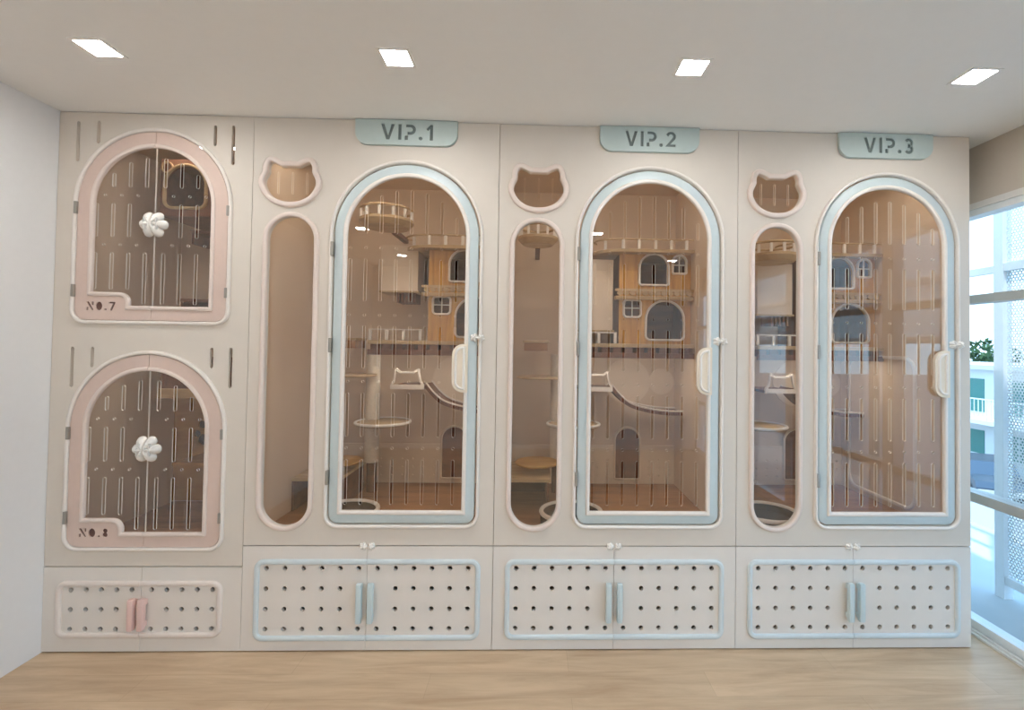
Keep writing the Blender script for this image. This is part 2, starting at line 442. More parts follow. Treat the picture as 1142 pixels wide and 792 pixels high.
# ------------------------------------------------------------------ VIP rooms (local x from the unit's left edge)
D = 1.03
SLOTX = [.02+.0742*k for k in range(-4, 4)]
def vip(i):
    ux = V0[i]; dx = (-.004, 0, .008)[i]; W = VW
    c = .7605+dx; z0 = .510; ZT = 2.597
    t = thing('cat_enclosure', ('tall cream cat room with pale blue arched door under the VIP.1 sign', 'tall cream cat room with pale blue arched door under the VIP.2 sign',
              'tall cream cat room with pale blue arched door under the VIP.3 sign')[i], 'cat enclosure', (ux, 0, 0), 'arched VIP cat rooms')
    wallm = M_['inner']
    bm = B()
    box(bm, G, .018, .019, D, z0, ZT); box(bm, W-.018, W-G, .019, D, z0, ZT)
    box(bm, .018, W-.018, .019, D, ZT-.02, ZT); box(bm, .018, W-.018, D-.018, D, z0, ZT-.02)
    mk('carcass', bm, wallm, t)
    mk('deck', bx(.018, W-.018, .019, D-.018, z0, z0+.02), M_['deck'], t)
    ls = mk('light_strip', bx(.10, W-.10, .20, .235, ZT-.034, ZT-.0205), M_['alug'], t)  # added strip with glowing diffuser, lifts the dim interior
    mk('diffuser', bx(.11, W-.11, .205, .230, ZT-.0375, ZT-.0345), M_['led'], ls)
    # front panel with its openings
    DO = lambda d=0: arch(c, .357, .613, 2.026, .05, d)
    ccap = .194+(.0, .0, .004)[i]; ccat = (.184, .197, .197)[i]
    CAP = lambda d=0: capsule(ccap, .112, .602, 2.108, d)
    catb = cathead(ccat, 2.283, .124, .103)
    CAT = lambda d=0: poff(catb, d)
    mk('front_panel', solid([[(G, z0), (W-G, z0), (W-G, ZT), (G, ZT)], DO(.0015), CAP(), CAT()], 0, .018), M_['facade'], t)
    smooth(mk('arch_trim', ring(DO, roundprof(.003, .018, .0, -.016, .006)), M_['rim'], t), 50)
    smooth(mk('side_window_trim', ring(CAP, roundprof(0, .023, .0, -.014, .007)), M_['pinkl'], t), 50)
    smooth(mk('cat_window_trim', ring(CAT, roundprof(0, .026, .0, -.016, .007)), M_['pinkl'], t), 50)
    mk('side_window_pane', solid([CAP(.008)], .0182, .0222), M_['acryl'], t)
    sl = [slot(ccat+q, 2.225, 2.335, .009) for q in (-.07, 0, .07)]
    mk('cat_window_pane', solid([CAT(.008)]+sl, .0182, .0222, True), [M_['acryl'], M_['edge']], t)
    # door
    door = smooth(mk('door', ring(DO, [(-.0515, .016), (-.0515, -.006), (-.010, -.006), (-.006, -.003), (-.004, .0), (-.004, .016)]), M_['blue'], t), 50)
    smooth(mk('pane_rim', ring(DO, roundprof(-.067, -.047, .004, -.015, .007)), M_['rim'], door), 50)
    cuts = []
    for q in SLOTX:
        zt = 2.026+math.sqrt(max(.0, .285**2-q*q))-.055
        if zt-2.035 > .03: cuts.append(slot(c+q, 2.035, zt))
        for a, b in ((1.70, 1.91), (1.37, 1.58), (1.035, 1.25), (.705, .925)): cuts.append(slot(c+q, a, b))
        for z in (1.963, 1.632, 1.305, .98): cuts.append(circ(c+q, z, .0065, 10))
    mk('pane', solid([DO(-.058)]+cuts, .001, .007, True), [M_['acryl'], M_['edge']], door)
    # handle: a D-shaped pull on the stile
    hx = c+.302; hz = (1.272, 1.484)
    Dp = [(hx-.004, hz[0])]+[(hx-.004, hz[1])]+arc(hx-.014, hz[1]-.042, .042, 90, 180, 10)+arc(hx-.014, hz[0]+.042, .042, 180, 270, 10)
    Dp = list(reversed(Dp))
    smooth(mk('handle', ring(lambda d: poff(Dp, -d), [(.0, -.003), (0, -.028), (-.004, -.033), (-.009, -.033), (-.012, -.029), (-.012, -.003)]), M_['white'], door), 40)
    mk('finger_plate', solid([poff(Dp, -.012)], -.024, -.007), M_['cream'], door)
    for z in (1.953, 1.481, .84):
        smooth(mk('hinge', bx(c-.366, c-.352, -.020, .0, z-.035, z+.035, .003), M_['steel'], door), 40)
    smooth(mk('latch', flower(c+.340, 1.527, .022, -.006, .016, 5), M_['white'], door), 60)
    smooth(mk('latch_keeper', flower(c+.372, 1.527, .020, -.012, .014, 5, rot=.5), M_['white'], t), 60)
    # name plate
    x0, x1 = ((.497, .996), (.500, 1.0), (.512, .998))[i]
    r = .06; zb = 2.472
    P = [(x1, 2.5965), (x0, 2.5965)]+arc(x0+r, zb+r, r, 180, 270, 10)+arc(x1-r, zb+r, r, 270, 360, 10)
    tx = text('VIP.%d' % (i+1), x0+.125, 2.497, .078, .2, .255)
    sp = mk('sign_plate', solid([P]+tx, -.018, -.0004), M_['sign'], t)
    mk('lettering', solid(tx, -.011, -.0006), M_['grey'], sp)
    sp['label'] = 'pale blue green plate reading VIP.%d' % (i+1)
    # back panel: punched lower board and arched pet door, two round panels
    hol = [circ(.06+.0725*k, z, .006, 8) for k in range(16) for z in (.70, .645, .59)]
    mk('punched_board', solid([[(.02, .532), (W-.02, .532), (W-.02, .80), (.02, .80)]]+hol, D-.034, D-.019), M_['inner_l'], t)
    pd = mk('pet_door', solid([arch(.850, .082, .575, .838, .006)], D-.045, D-.035), M_['walnut'], t)
    smooth(mk('door_frame', ring(lambda d: arch(.850, .082, .575, .838, .006, d), roundprof(0, .014, D-.035, D-.052, .004)), M_['inner_l'], pd), 50)
    for cx, r in ((.85, .16), (1.09, .09)):
        mk('round_panel', solid([circ(cx, 1.25, r, 48)], D-.026, D-.0185), M_['inner_l'], t)
    if i == 2:   # tall framed opening panel on the window-side wall
        fr = ring(lambda d: rrect(.34, .90, .58, 1.44, .07, d), roundprof(0, .02, 0, -.012, .004))
        bmesh.ops.rotate(fr, verts=fr.verts[:], cent=(0, 0, 0), matrix=Matrix.Rotation(PI/2, 3, 'Z').to_3x3())
        for v in fr.verts: v.co = Vector((W-.0185-abs(v.co.x), v.co.y, v.co.z))
        bmesh.ops.recalc_face_normals(fr, faces=fr.faces[:])
        smooth(mk('side_frame', fr, M_['rim'], t), 50)
    return t
for i in range(3): vip(i)

# ------------------------------------------------------------------ NO.7 and NO.8 tower
def tower():
    W = .929; z0 = .409; ZT = 2.597; DT = .825; c = .462
    t = thing('cat_enclosure', 'cream two-storey cat tower with pink arched NO.7 and NO.8 doors', 'cat enclosure', (0, 0, 0))
    bm = B()
    box(bm, .002, .018, .019, DT, z0, ZT); box(bm, W-.018, W-G, .019, DT, z0, ZT)
    box(bm, .018, W-.018, .019, DT, ZT-.02, ZT); box(bm, .018, W-.018, DT-.018, DT, z0, ZT-.02)
    mk('carcass', bm, M_['inner'], t)
    bm = B(); box(bm, .018, W-.018, .019, DT-.018, z0, z0+.05); mk('deck', bm, M_['deck'], t)
    bm = B(); box(bm, .018, W-.018, .019, DT-.018, 1.50, 1.56); mk('deck', bm, M_['deck'], t)
    for zz in (ZT-.02, 1.50):
        ls = mk('light_strip', bx(.25, W-.25, .30, .33, zz-.014, zz-.0005), M_['alug'], t)  # added strip per storey, brightens the cell below it
        mk('diffuser', bx(.26, W-.26, .305, .325, zz-.0175, zz-.0145), M_['led'], ls)
    outs = []; holes = []
    for dz in (0, -1.085):
        zc = 2.151+dz
        A = lambda d=0, zc=zc: arch(c, .356, zc-.563, zc, .05, d)
        outs.append((zc, A)); holes.append(A(.0015))
    vents = []
    for x, a, b in ((.091, 2.355, 2.553), (.187, 2.446, 2.556), (.743, 2.448, 2.550), (.830, 2.357, 2.552),
                    (.098, 1.261, 1.455), (.192, 1.357, 1.456), (.755, 1.360, 1.460), (.846, 1.265, 1.461)): vents.append(slot(x, a, b, .016))
    mk('front_panel', solid([[(.002, z0), (W-G, z0), (W-G, ZT), (.002, ZT)]]+holes+vents, 0, .018), M_['facade'], t)
    for num, (zc, A) in zip('78', outs):
        smooth(mk('arch_trim', ring(A, roundprof(.003, .020, .0, -.014, .006)), M_['rim'], t), 50)
        zb = zc-.563; ho = .3555; hi = .2935; gb = zc-.510; s = c+.003; rc = .05
        nx, nz_ = c-.112, zb+.118             # notch of the number plate
        for side in (0, 1):
            e = -.0012 if side == 0 else .0012
            if side == 0:
                outer = [(s+e, zc+ho)]+arc(c, zc, ho, 91, 180, 28)+arc(c-ho+rc, zb+rc, rc, 180, 270, 8)+[(s+e, zb)]
                inner = [(s+e, gb)]+[(nx, gb)]+arc(nx-.035, nz_-.035, .035, 0, 90, 8)+arc(c-hi+.006, nz_+.006, .006, 270, 180, 3)+arc(c, zc, hi, 180, 91, 28)+[(s+e, zc+hi)]
            else:
                outer = [(s+e, zb)]+arc(c+ho-rc, zb+rc, rc, 270, 360, 8)+arc(c, zc, ho, 0, 88.5, 28)+[(s+e, zc+ho)]
                inner = [(s+e, zc+hi)]+arc(c, zc, hi, 88.5, 0, 28)+arc(c+hi-.006, gb+.006, .006, 360, 270, 3)+[(s+e, gb)]
            tx = text('NO.%s' % num, c-.300, zb+.045, .042, .22, .135) if side == 0 else []
            d = mk('door', solid([outer+inner]+tx, -.006, .014), M_['pink'], t)
            if tx:
                q = mk('lettering', solid(tx, -.001, .012), M_['brownl'], d); q['label'] = 'brown NO.%s lettering' % num
            rimp = list(inner)
            smooth(mk('pane_rim', sweep(rimp, roundprof(-.003, .016, .004, -.015, .006)), M_['pinkl'], d), 50)
            cuts = []
            for k in range(4):
                q = (.044+.078*k)*(1, -1)[side == 0]; x = s+q
                zt = zc+math.sqrt(max(0, .285**2-q*q))-.05
                if zt-(zc+.085) > .03: cuts.append(slot(x, zc+.085, zt))
                if k: cuts.append(slot(x, zc-.16, zc+.005))
                lo = zc-.485 if not (side == 0 and x < nx+.012) else nz_+.03
                cuts.append(slot(x, lo, zc-.235))
                for z in (zc+.045, zc-.197):
                    if k: cuts.append(circ(x-.038*(1, -1)[side == 0], z, .006, 10))
            pane = poff(inner, .003, False)
            mk('pane', solid([pane]+cuts, .001, .007, True), [M_['acryl'], M_['edge']], d)
            fl = smooth(mk('flower_handle', flower(s+e, zc-.097, .066, -.001, .03, 6, 'LR'[side]), M_['white'], d), 60)
            g = B()
            for a in ((-.028, -.012), (.012, .03))[side]:
                box(g, s+a-.003, s+a+.003, -.034, -.018, zc-.097-.03, zc-.097+.03, .002)
            mk('emblem', g, M_['trimw'], fl)
            if side == 0:
                for z in (zc-.023, zc-.424):
                    smooth(mk('hinge', bx(c-ho-.012, c-ho+.002, -.018, .0, z-.03, z+.03, .003), M_['steel'], d), 40)
            else:
                for z in (zc-.023, zc-.424):
                    smooth(mk('hinge', bx(c+ho-.002, c+ho+.010, -.018, .0, z-.025, z+.025, .003), M_['steel'], d), 40)
tower()
exec_end = None

# ------------------------------------------------------------------ furniture inside the VIP rooms
def disc(r, z, th=.018, cx=0, cy=0):
    return lathe(B(), [(0, z-th), (r-.006, z-th), (r, z-th+.006), (r, z-.006), (r-.006, z), (0, z)], cx, cy, 44)
def build_inside(i):
    ux = V0[i]; n = 'VIP.%d' % (i+1)
    Z0 = .5302
    # step box against the left side
    t = thing('step_box', 'low wooden box step with dark open front at left inside %s' % n, 'step box', (ux+.022, .42, Z0), 'box steps in the VIP rooms')
    bm = B(); box(bm, 0, .012, 0, .42, 0, .17); box(bm, .25, .262, 0, .42, 0, .17); box(bm, .012, .25, .408, .42, 0, .17)
    mk('side_panel', bm, M_['walnut'], t); mk('top_board', bx(-.0, .275, -.01, .43, .171, .19, .004), M_['pale_wood'], t)
    mk('inner_lining', bx(.014, .248, .39, .406, .002, .168), M_['fabric'], t)
    # cat tree
    t = thing('cat_tree', 'rope-wrapped cat tree post with round platforms inside %s' % n, 'cat tree', (ux+.345, .80, Z0+.001), 'cat trees in the VIP rooms')
    bm = B(); pr = [(.046, .192)]; k = 0
    z = .192
    while z < .9: pr += [(.046, z+.006), (.0445, z+.009)]; z += .012
    pr += [(.046, .905)]
    smooth(mk('post', lathe(bm, pr, 0, 0, 24), M_['rope'], t), 60)
    mk('foot', lathe(B(), [(.03, 0.0), (.03, .192)], 0.0, 0, 20), M_['walnut'], t)
    mk('platform', disc(.155, .765, .014, -.11, -.08), M_['pale_wood'], t)
    p2 = smooth(mk('platform', disc(.165, .468, .016, .10, -.10), M_['pale_wood'], t), 50)
    smooth(mk('rim', tube(B(), [(.10+.165*math.cos(a*PI/18), -.10+.165*math.sin(a*PI/18), .466) for a in range(36)], .009, 8, True), M_['white'], p2), 60)
    mk('platform', disc(.135, .250, .016, -.13, -.20), M_['ply'], t)
    # round bed
    cx = (.40, .40, .27)[i]
    t = thing('cat_bed', 'round dark cat bed with pale rim on the floor inside %s' % n, 'cat bed', (ux+cx, .235, Z0+.0005), 'round beds in the VIP rooms')
    smooth(mk('cushion', lathe(B(), [(0, .0), (.165, 0), (.168, .06), (.15, .066), (.145, .03), (0, .02)], 0, 0, 48), M_['fabric'], t), 40)
    smooth(mk('rim', tube(B(), [(.162*math.cos(a*PI/24), .162*math.sin(a*PI/24), .068) for a in range(48)], .012, 8, True), M_['rim'], t), 60)
    # shelf with a small fence
    t = thing('wall_shelf', 'long brown shelf with small picket fence below the castle inside %s' % n, 'shelf', (ux, 0, 1.445), 'fenced shelves in the VIP rooms')
    mk('shelf_board', bx(.375, 1.185, .58, D-.02, .045, .068, .003), M_['pale_wood'], t)
    bm = B()
    for k in range(11): box(bm, .39+k*.072, .39+k*.072+.05, .595, D-.03, .0, .044)
    mk('slat_underside', bm, M_['walnut'], t)
    mk('front_lip', bx(.376, 1.184, .581, .593, -.021, .012, .002), M_['walnut'], t)  # added lip, keeps the strip under the shelf out of view
    ls = mk('light_strip', bx(.45, 1.12, .640, .662, -.012, -.0005), M_['alug'], t)  # added strip, brightens the space below the shelf
    mk('diffuser', bx(.46, 1.11, .644, .658, -.0155, -.0125), M_['led'], ls)
    for x in (.385, .487, .588, .690): mk('picket', bx(x-.009, x+.009, .592, .606, .0685, .13, .003), M_['white'], t)
    mk('rail', bx(.375, .70, .594, .604, .131, .139), M_['rim'], t)
    # castle playhouse
    t = thing('cat_playhouse', 'honey wood castle playhouse with white framed arches inside %s' % n, 'playhouse', (ux, .66, 1.5135), 'castle playhouses in the VIP rooms')
    up = arch(.945, .09, 1.894-1.514, 1.995-1.514, .012); lo = arch(1.017, .118, 1.545-1.514, 1.668-1.514, .025)
    w1 = arch(1.108, .040, 1.97-1.514, 2.038-1.514, .004); w2 = rrect(.757, .857, 1.688-1.514, 1.788-1.514, .018)
    fp = mk('front_board', solid([[(.724, 0), (1.183, 0), (1.183, .572), (.724, .572)], up, lo, w1, w2], 0, .016), M_['honey'], t)
    bm = B(); y1 = D-.66-.022
    box(bm, .724, .738, .0165, y1, 0, .572); box(bm, 1.169, 1.183, .0165, y1, 0, .572); box(bm, .738, 1.169, y1-.012, y1, 0, .572); box(bm, .738, 1.169, .0165, y1-.012, .28, .294)
    mk('body', bm, M_['walnut'], t)
    for f in (up, lo, w1, w2):
        smooth(mk('arch_frame', ring(lambda d, f=f: poff(f, d), roundprof(-.002, .011, .0, -.014, .004)), M_['rim'], fp), 50)
    bm = B()
    box(bm, 1.105, 1.111, -.004, .006, 1.97-1.514, 2.078-1.514); box(bm, 1.068, 1.148, -.0035, .0055, 2.018-1.514, 2.024-1.514)
    mk('glazing_bar', bm, M_['white'], fp); bm = B()
    box(bm, .804, .810, -.004, .006, 1.688-1.514, 1.788-1.514); box(bm, .757, .857, -.0035, .0055, 1.738-1.514, 1.744-1.514)
    mk('glazing_bar', bm, M_['white'], fp)
    lg = mk('roof_ledge', bx(.69, 1.184, -.055, -.0005, .278, .30, .004), M_['pale_wood'], t)
    bm = B()
    for k in range(12):
        x = .70+k*.040
        lathe_pts = [(x+.02+.018*math.cos(a), .318+.014*math.sin(a)) for a in [q*PI/6 for q in range(12)]]
        vs = [bm.verts.new((p[0], -.05, p[1])) for p in lathe_pts]; vb = [bm.verts.new((p[0], -.038, p[1])) for p in lathe_pts]
        bm.faces.new(vs); bm.faces.new(list(reversed(vb)))
        for a in range(12): bm.faces.new((vs[a], vb[a], vb[(a+1) % 12], vs[(a+1) % 12]))
    box(bm, .69, 1.184, -.056, -.034, .330, .345)
    bmesh.ops.recalc_face_normals(bm, faces=bm.faces[:])
    mk('scalloped_rail', bm, M_['pale_wood'], lg)
    # top terrace with rounded left end
    R_ = .20; yc = .14
    pts = [(1.183, -.075)]+[(1.183, y1)]+[(.74, y1)]+[(.74-.185*math.sin(a*PI/20), y1-(y1+.075)/2+((y1+.075)/2)*math.cos(a*PI/20)) for a in range(1, 20)]+[(.74, -.075)]
    bm = B(); lo_ = [bm.verts.new((x, y, .573)) for x, y in pts]; hi_ = [bm.verts.new((x, y, .592)) for x, y in pts]
    bm.faces.new(list(reversed(lo_))); bm.faces.new(hi_)
    for k in range(len(pts)): bm.faces.new((lo_[k], lo_[(k+1) % len(pts)], hi_[(k+1) % len(pts)], hi_[k]))
    bmesh.ops.recalc_face_normals(bm, faces=bm.faces[:])
    tr = mk('terrace', bm, M_['pale_wood'], t)
    for x in (.63, .735, .835, .94, 1.04, 1.135):
        yy = -.068 if x > .7 else -.02
        mk('picket', bx(x-.009, x+.009, yy, yy+.014, .5925, .652, .003), M_['white'], tr)
    mk('rail', tube(B(), [(1.18, -.062, .655), (.74, -.062, .655)]+[(.74-.172*math.sin(a*PI/12), .06-.122*math.cos(a*PI/12), .655) for a in range(1, 9)], .006, 6), M_['pale_wood'], tr)
    # hutch on the back wall
    hb = ((.41, .645, 1.83, 2.12), (.47, .69, 1.60, 2.055), (.43, .66, 1.72, 2.05))[i]
    t = thing('wall_hutch', 'plain pale hutch box hung between cat tree and castle inside %s' % n, 'hutch', (ux+hb[0], .70, hb[2]), 'wall hutches in the VIP rooms')
    w_, h_ = hb[1]-hb[0], hb[3]-hb[2]
    mk('body', solid([[(0, 0), (w_, 0), (w_, h_), (0, h_)]], 0, D-.70-.02), M_['inner_l'], t)
    mk('base_board', bx(-.01, w_+.01, -.01, .2, -.012, -.0005, .003), M_['pale_wood'], t)
    if i != 1:
        bm = B()
        for k in range(5): box(bm, .10+k*.026, .10+k*.026+.014, .02, .16, -.075, -.0125)
        mk('slat_bracket', bm, M_['walnut'], t)
    # cat-eared ledge
    t = thing('cat_ledge', 'white cat-eared ledge on the back wall inside %s' % n, 'wall ledge', (ux+.485, .70, 1.205), 'cat-eared ledges in the VIP rooms')
    mk('board', bx(.0, .21, .012, D-.70-.02, 0, .018, .003), M_['walnut'], t)
    q = [(.0, 0), (.21, 0), (.21, .03), (.195, .05), (.185, .10), (.182, .128), (.17, .132), (.145, .112), (.065, .112), (.04, .132), (.028, .128), (.025, .10), (.015, .05), (0, .03)]
    qi = [(.014, .028), (.196, .028), (.184, .046), (.174, .098), (.172, .116), (.148, .10), (.062, .10), (.038, .116), (.036, .098), (.026, .046)]
    mk('ear_frame', solid([q, qi], -.006, .0115), M_['rim'], t)
    # hanging bridge
    t = thing('cat_bridge', 'sagging slatted wooden cat bridge right of the eared ledge inside %s' % n, 'bridge', (ux, .74, 0), 'sagging bridges in the VIP rooms')
    path = [(.70, 1.232), (.758, 1.165), (.825, 1.115), (.933, 1.084), (1.05, 1.068), (1.165, 1.066)]
    dense = []
    for k in range(len(path)-1):
        p0 = path[max(k-1, 0)]; p1 = path[k]; p2 = path[k+1]; p3 = path[min(k+2, len(path)-1)]
        for j in range(6):
            u = j/6
            dense.append(tuple(.5*((2*p1[a])+(p2[a]-p0[a])*u+(2*p0[a]-5*p1[a]+4*p2[a]-p3[a])*u*u+(3*p1[a]-p0[a]-3*p2[a]+p3[a])*u**3) for a in (0, 1)))
    dense.append(path[-1])
    for yy in (0, .18):
        mk('rope', tube(B(), [(x, yy, z+.012) for x, z in dense], .006, 6), M_['rim'], t)
    bm = B()
    for k in range(1, len(dense)-1, 1):
        x, z = dense[k]; a = math.atan2(dense[k+1][1]-dense[k-1][1], dense[k+1][0]-dense[k-1][0])
        m = B(); box(m, -.0085, .0085, -.008, .188, -.016, .004)
        for v in m.verts: v.co = Vector((x+v.co.x*math.cos(a)-v.co.z*math.sin(a), v.co.y, z+v.co.x*math.sin(a)+v.co.z*math.cos(a)))
        me = bpy.data.meshes.new('q'); m.to_mesh(me); m.free(); bm.from_mesh(me); bpy.data.meshes.remove(me)
    mk('slats', bm, M_['walnut'], t)
    # round perch up high
    cx, cy, cz = ((.485, .56, 2.195), (.20, .52, 2.10), (.46, .56, 2.03))[i]
    t = thing('round_perch', 'round railed perch high up under the ceiling inside %s' % n, 'perch', (ux+cx, cy, cz), 'railed round perches in the VIP rooms')
    rr = (.16, .12, .15)[i]
    smooth(mk('platform', lathe(B(), [(0, 0), (rr-.03, 0), (rr, .03), (rr, .045), (0, .045)], 0, 0, 44), M_['pale_wood'], t), 40)
    for k in range(7):
        bm = B(); a = PI+k*PI/6; box(bm, .93*rr*math.cos(a)-.007, .93*rr*math.cos(a)+.007, .93*rr*math.sin(a)-.007, .93*rr*math.sin(a)+.007, .0455, .10)
        mk('picket', bm, M_['white'], t)
    smooth(mk('rail', tube(B(), [(.95*rr*math.cos(a*PI/18), .95*rr*math.sin(a*PI/18), .108) for a in range(36)], .008, 8, True), M_['pale_wood'], t), 60)
    mk('bracket', bx(-.015, .015, rr-.01, D-.02-cy, .0, .03), M_['walnut'], t)
    # little drum seat by the shelf
    t = thing('step_ledge', 'small brown block step beside the cat tree post inside %s' % n, 'step ledge', (ux+.115, .66, 1.46), 'block steps in the VIP rooms')
    mk('board', bx(0, .165, 0, .20, .05, .066, .003), M_['pale_wood'], t); mk('block', bx(.008, .157, .008, .19, 0, .0495), M_['deck'], t)
    mk('bracket', bx(.06, .10, .1905, D-.02-.66, .0, .04), M_['walnut'], t)
for i in range(3): build_inside(i)

# ------------------------------------------------------------------ furniture inside NO.7 and NO.8
t = thing('bear_house', 'wooden bear-eared hideaway with rounded window inside NO.7', 'cat hideaway', (.0, .36, 2.19))
W0 = (.215, .60); YD = .455
win = arch(.355, .108, .051, .175, .035)
mk('front_board', solid([[(W0[0], 0), (W0[1], 0), (W0[1], .32), (W0[0], .32)], win], 0, .016), M_['walnut'], t)
bm = B(); box(bm, W0[0], W0[0]+.014, .0165, YD, 0, .32); box(bm, W0[1]-.014, W0[1], .0165, YD, 0, .32); box(bm, W0[0]+.014, W0[1]-.014, .0165, YD, .306, .32)
box(bm, W0[0]+.014, W0[1]-.014, .0165, YD, 0, .014); box(bm, W0[0]+.014, W0[1]-.014, YD-.012, YD, .014, .306)
mk('body', bm, M_['walnut'], t)
smooth(mk('window_ring', ring(lambda d: poff(win, d), roundprof(-.002, .013, .0, -.014, .005)), M_['pale_wood'], t), 50)
for x in (.252, .458):
    smooth(mk('ear', ring(lambda d, x=x: circ(x, .272, .034+d, 24), roundprof(-.009, .0, .0, -.010, .003)), M_['pale_wood'], t), 50)
def ledge(name, label, x0, x1, y0, y1, z0, z1, m):
    o = thing(name, label, 'shelf', (x0, y0, z0))
    mk('shelf_board', bx(0, x1-x0, 0, y1-y0, z1-z0-.018, z1-z0, .003), m, o)
    if z1-z0 > .03: mk('side_board', bx(.004, .018, .01, y1-y0, 0, z1-z0-.0185), M_['walnut'], o)
    return o
ledge('corner_shelf', 'dark brown corner shelf under the bear-eared hideaway inside NO.7', .30, .908, .48, .80, 2.06, 2.14, M_['walnut'])
ledge('floor_step', 'low dark wooden step on the floor inside NO.7', .27, .908, .45, .80, 1.5605, 1.735, M_['walnut'])
t = thing('hanging_box', 'wooden box shelf with pale front edge high inside NO.8', 'box shelf', (.245, .357, 1.19))
bm = B(); X = .663; box(bm, 0, X, .0, .43, 0, .014); box(bm, 0, .014, 0, .43, .0145, .20); box(bm, X-.014, X, 0, .43, .0145, .20); box(bm, .0145, X-.0145, .416, .43, .0145, .20)
mk('body', bm, M_['walnut'], t); mk('front_lip', bx(-.004, X, -.016, -.0005, -.018, .036, .004), M_['pale_wood'], t)
t = thing('back_board', 'yellow wooden back board with round dark holes inside NO.8', 'board', (.02, .790, .47))
mk('board', solid([[(0, 0), (.888, 0), (.888, .72), (0, .72)], circ(.185, .388, .036, 28), circ(.145, .425, .022, 20), circ(.175, .485, .025, 20)], 0, .014), M_['ply'], t)
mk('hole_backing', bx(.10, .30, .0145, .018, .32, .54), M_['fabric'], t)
ledge('corner_shelf', 'rounded yellow wooden shelf below the board with holes inside NO.8', .235, .908, .48, .785, .76, .785, M_['ply'])

# ------------------------------------------------------------------ outside the windows
ext = mat('white_render', px(212, 214, 214), .8, .2, .01, 3)
asph = mat('asphalt', px(146, 146, 146), .9, .2, .06, 3)
slabm = mat('pale_concrete', px(176, 177, 176), .8, .2, .03, 6)
metalw = mat('white_steel', px(222, 226, 228), .45, .4)
perf = perforated('perforated_white_steel', px(222, 226, 228), .020, .38)
struct('floor_balcony', bx(XR+.125, 6.4, -7, 3.2, -.18, -.03), slabm)
struct('ground', bx(-60, 140, -120, 120, -4.9, -4.7), asph)
bm = B()
for y in range(-60, 60, 6): box(bm, 15.2, 15.4, y, y+3, -4.699, -4.695)
for x in (11.2, 19.4): box(bm, x, x+.14, -90, 90, -4.699, -4.695)
struct('trim_3', bm, mat('road_paint', px(235, 235, 230), .7))
struct('wall_parapet', bx(6.28, 6.40, -7, 3.2, -.03, .16), ext)
# perforated screens on posts
def screen(y0, y1, z0, z1, label):
    t = thing('perforated_screen', label, 'screen', (5.27, y0, -.03), 'perforated screens outside the windows')
    L = y1-y0; a, b = z0+.03, z1+.03
    for yy in (0, L-.06): mk('post', bx(-.03, .03, yy, yy+.06, 0, 2.95), metalw, t)
    bm = B()
    for z in (a, 2.03, b-.05): 
        if a <= z <= b: box(bm, -.025, .025, .061, L-.061, z, z+.05)
    mk('crossbar', bm, metalw, t)
    mk('mesh_panel', bx(-.002, .002, .061, L-.061, a+.051, b-.051), perf, t)
screen(-.535, .585, .06, 2.85, 'full-height white perforated screen on white posts outside the window')
screen(-1.66, -.545, 1.55, 2.85, 'raised white perforated screen second from the cabinets outside the window')
screen(-2.79, -1.67, 1.55, 2.85, 'raised white perforated screen third from the cabinets outside the window')
screen(-3.92, -2.80, 1.55, 2.85, 'raised white perforated screen fourth from the cabinets outside the window')
o = thing('balcony_rail', 'slim white horizontal rail beside the perforated screen outside the window', 'rail', (5.27, .595, -.03))
mk('bar', bx(-.02, .02, 0.0, 2.4, 2.03, 2.075), metalw, o); mk('post', bx(-.03, .03, 2.34, 2.4, 0, 2.95), metalw, o)
mk('top_bar', bx(-.02, .02, 0.0, 2.34, 2.85, 2.9), metalw, o)

roofm = mat('grey_roof', px(190, 192, 194), .7)
greeng = mat('green_glass', px(58, 120, 112), .2, .6)
leafm = mat('leaf_green', px(66, 92, 60), .8, .2, .35, 8)
def house(x, y, w, d, z1, label):
    t = thing('house', label, 'building', (x, y, -4.7)); h = z1+4.7
    mk('wall', bx(0, w, 0, d, 0, h), ext, t)
    mk('roof_edge', bx(-.5, w+.2, -.3, d+.3, h, h+.22), roofm, t)
    mk('balcony', bx(-1.3, -.001, 0.3, d-.3, h-2.65, h-2.45), ext, t)
    bm = B()
    n = int((d-.6)/.22)
    for k in range(n+1): box(bm, -1.28, -1.25, .32+k*.22, .345+k*.22, h-2.449, h-1.45)
    box(bm, -1.29, -1.24, .3, d-.3, h-1.45, h-1.39)
    mk('balcony_railing', bm, metalw, t)
    k = 0
    while 1+k*2.6 < d-1.6:
        q = mk('window', bx(-.03, -.001, 1+k*2.6, 2.6+k*2.6, h-4.35, h-3.15), greeng, t)
        mk('glazing_bar', bx(-.045, -.0305, 1.77+k*2.6, 1.83+k*2.6, h-4.34, h-3.16), metalw, q)
        q = mk('window', bx(-.03, -.001, 1+k*2.6, 2.4+k*2.6, h-2.2, h-.5), greeng, t)
        k += 1
house(25.5, 13, 7, 17, .6, 'white two-storey house with balcony and green windows across the street')
house(70, -60, 9, 22, 2.2, 'long white house far down the street beyond the asphalt')
house(66, -30, 9, 24, 1.2, 'pale house at the far side of the asphalt')
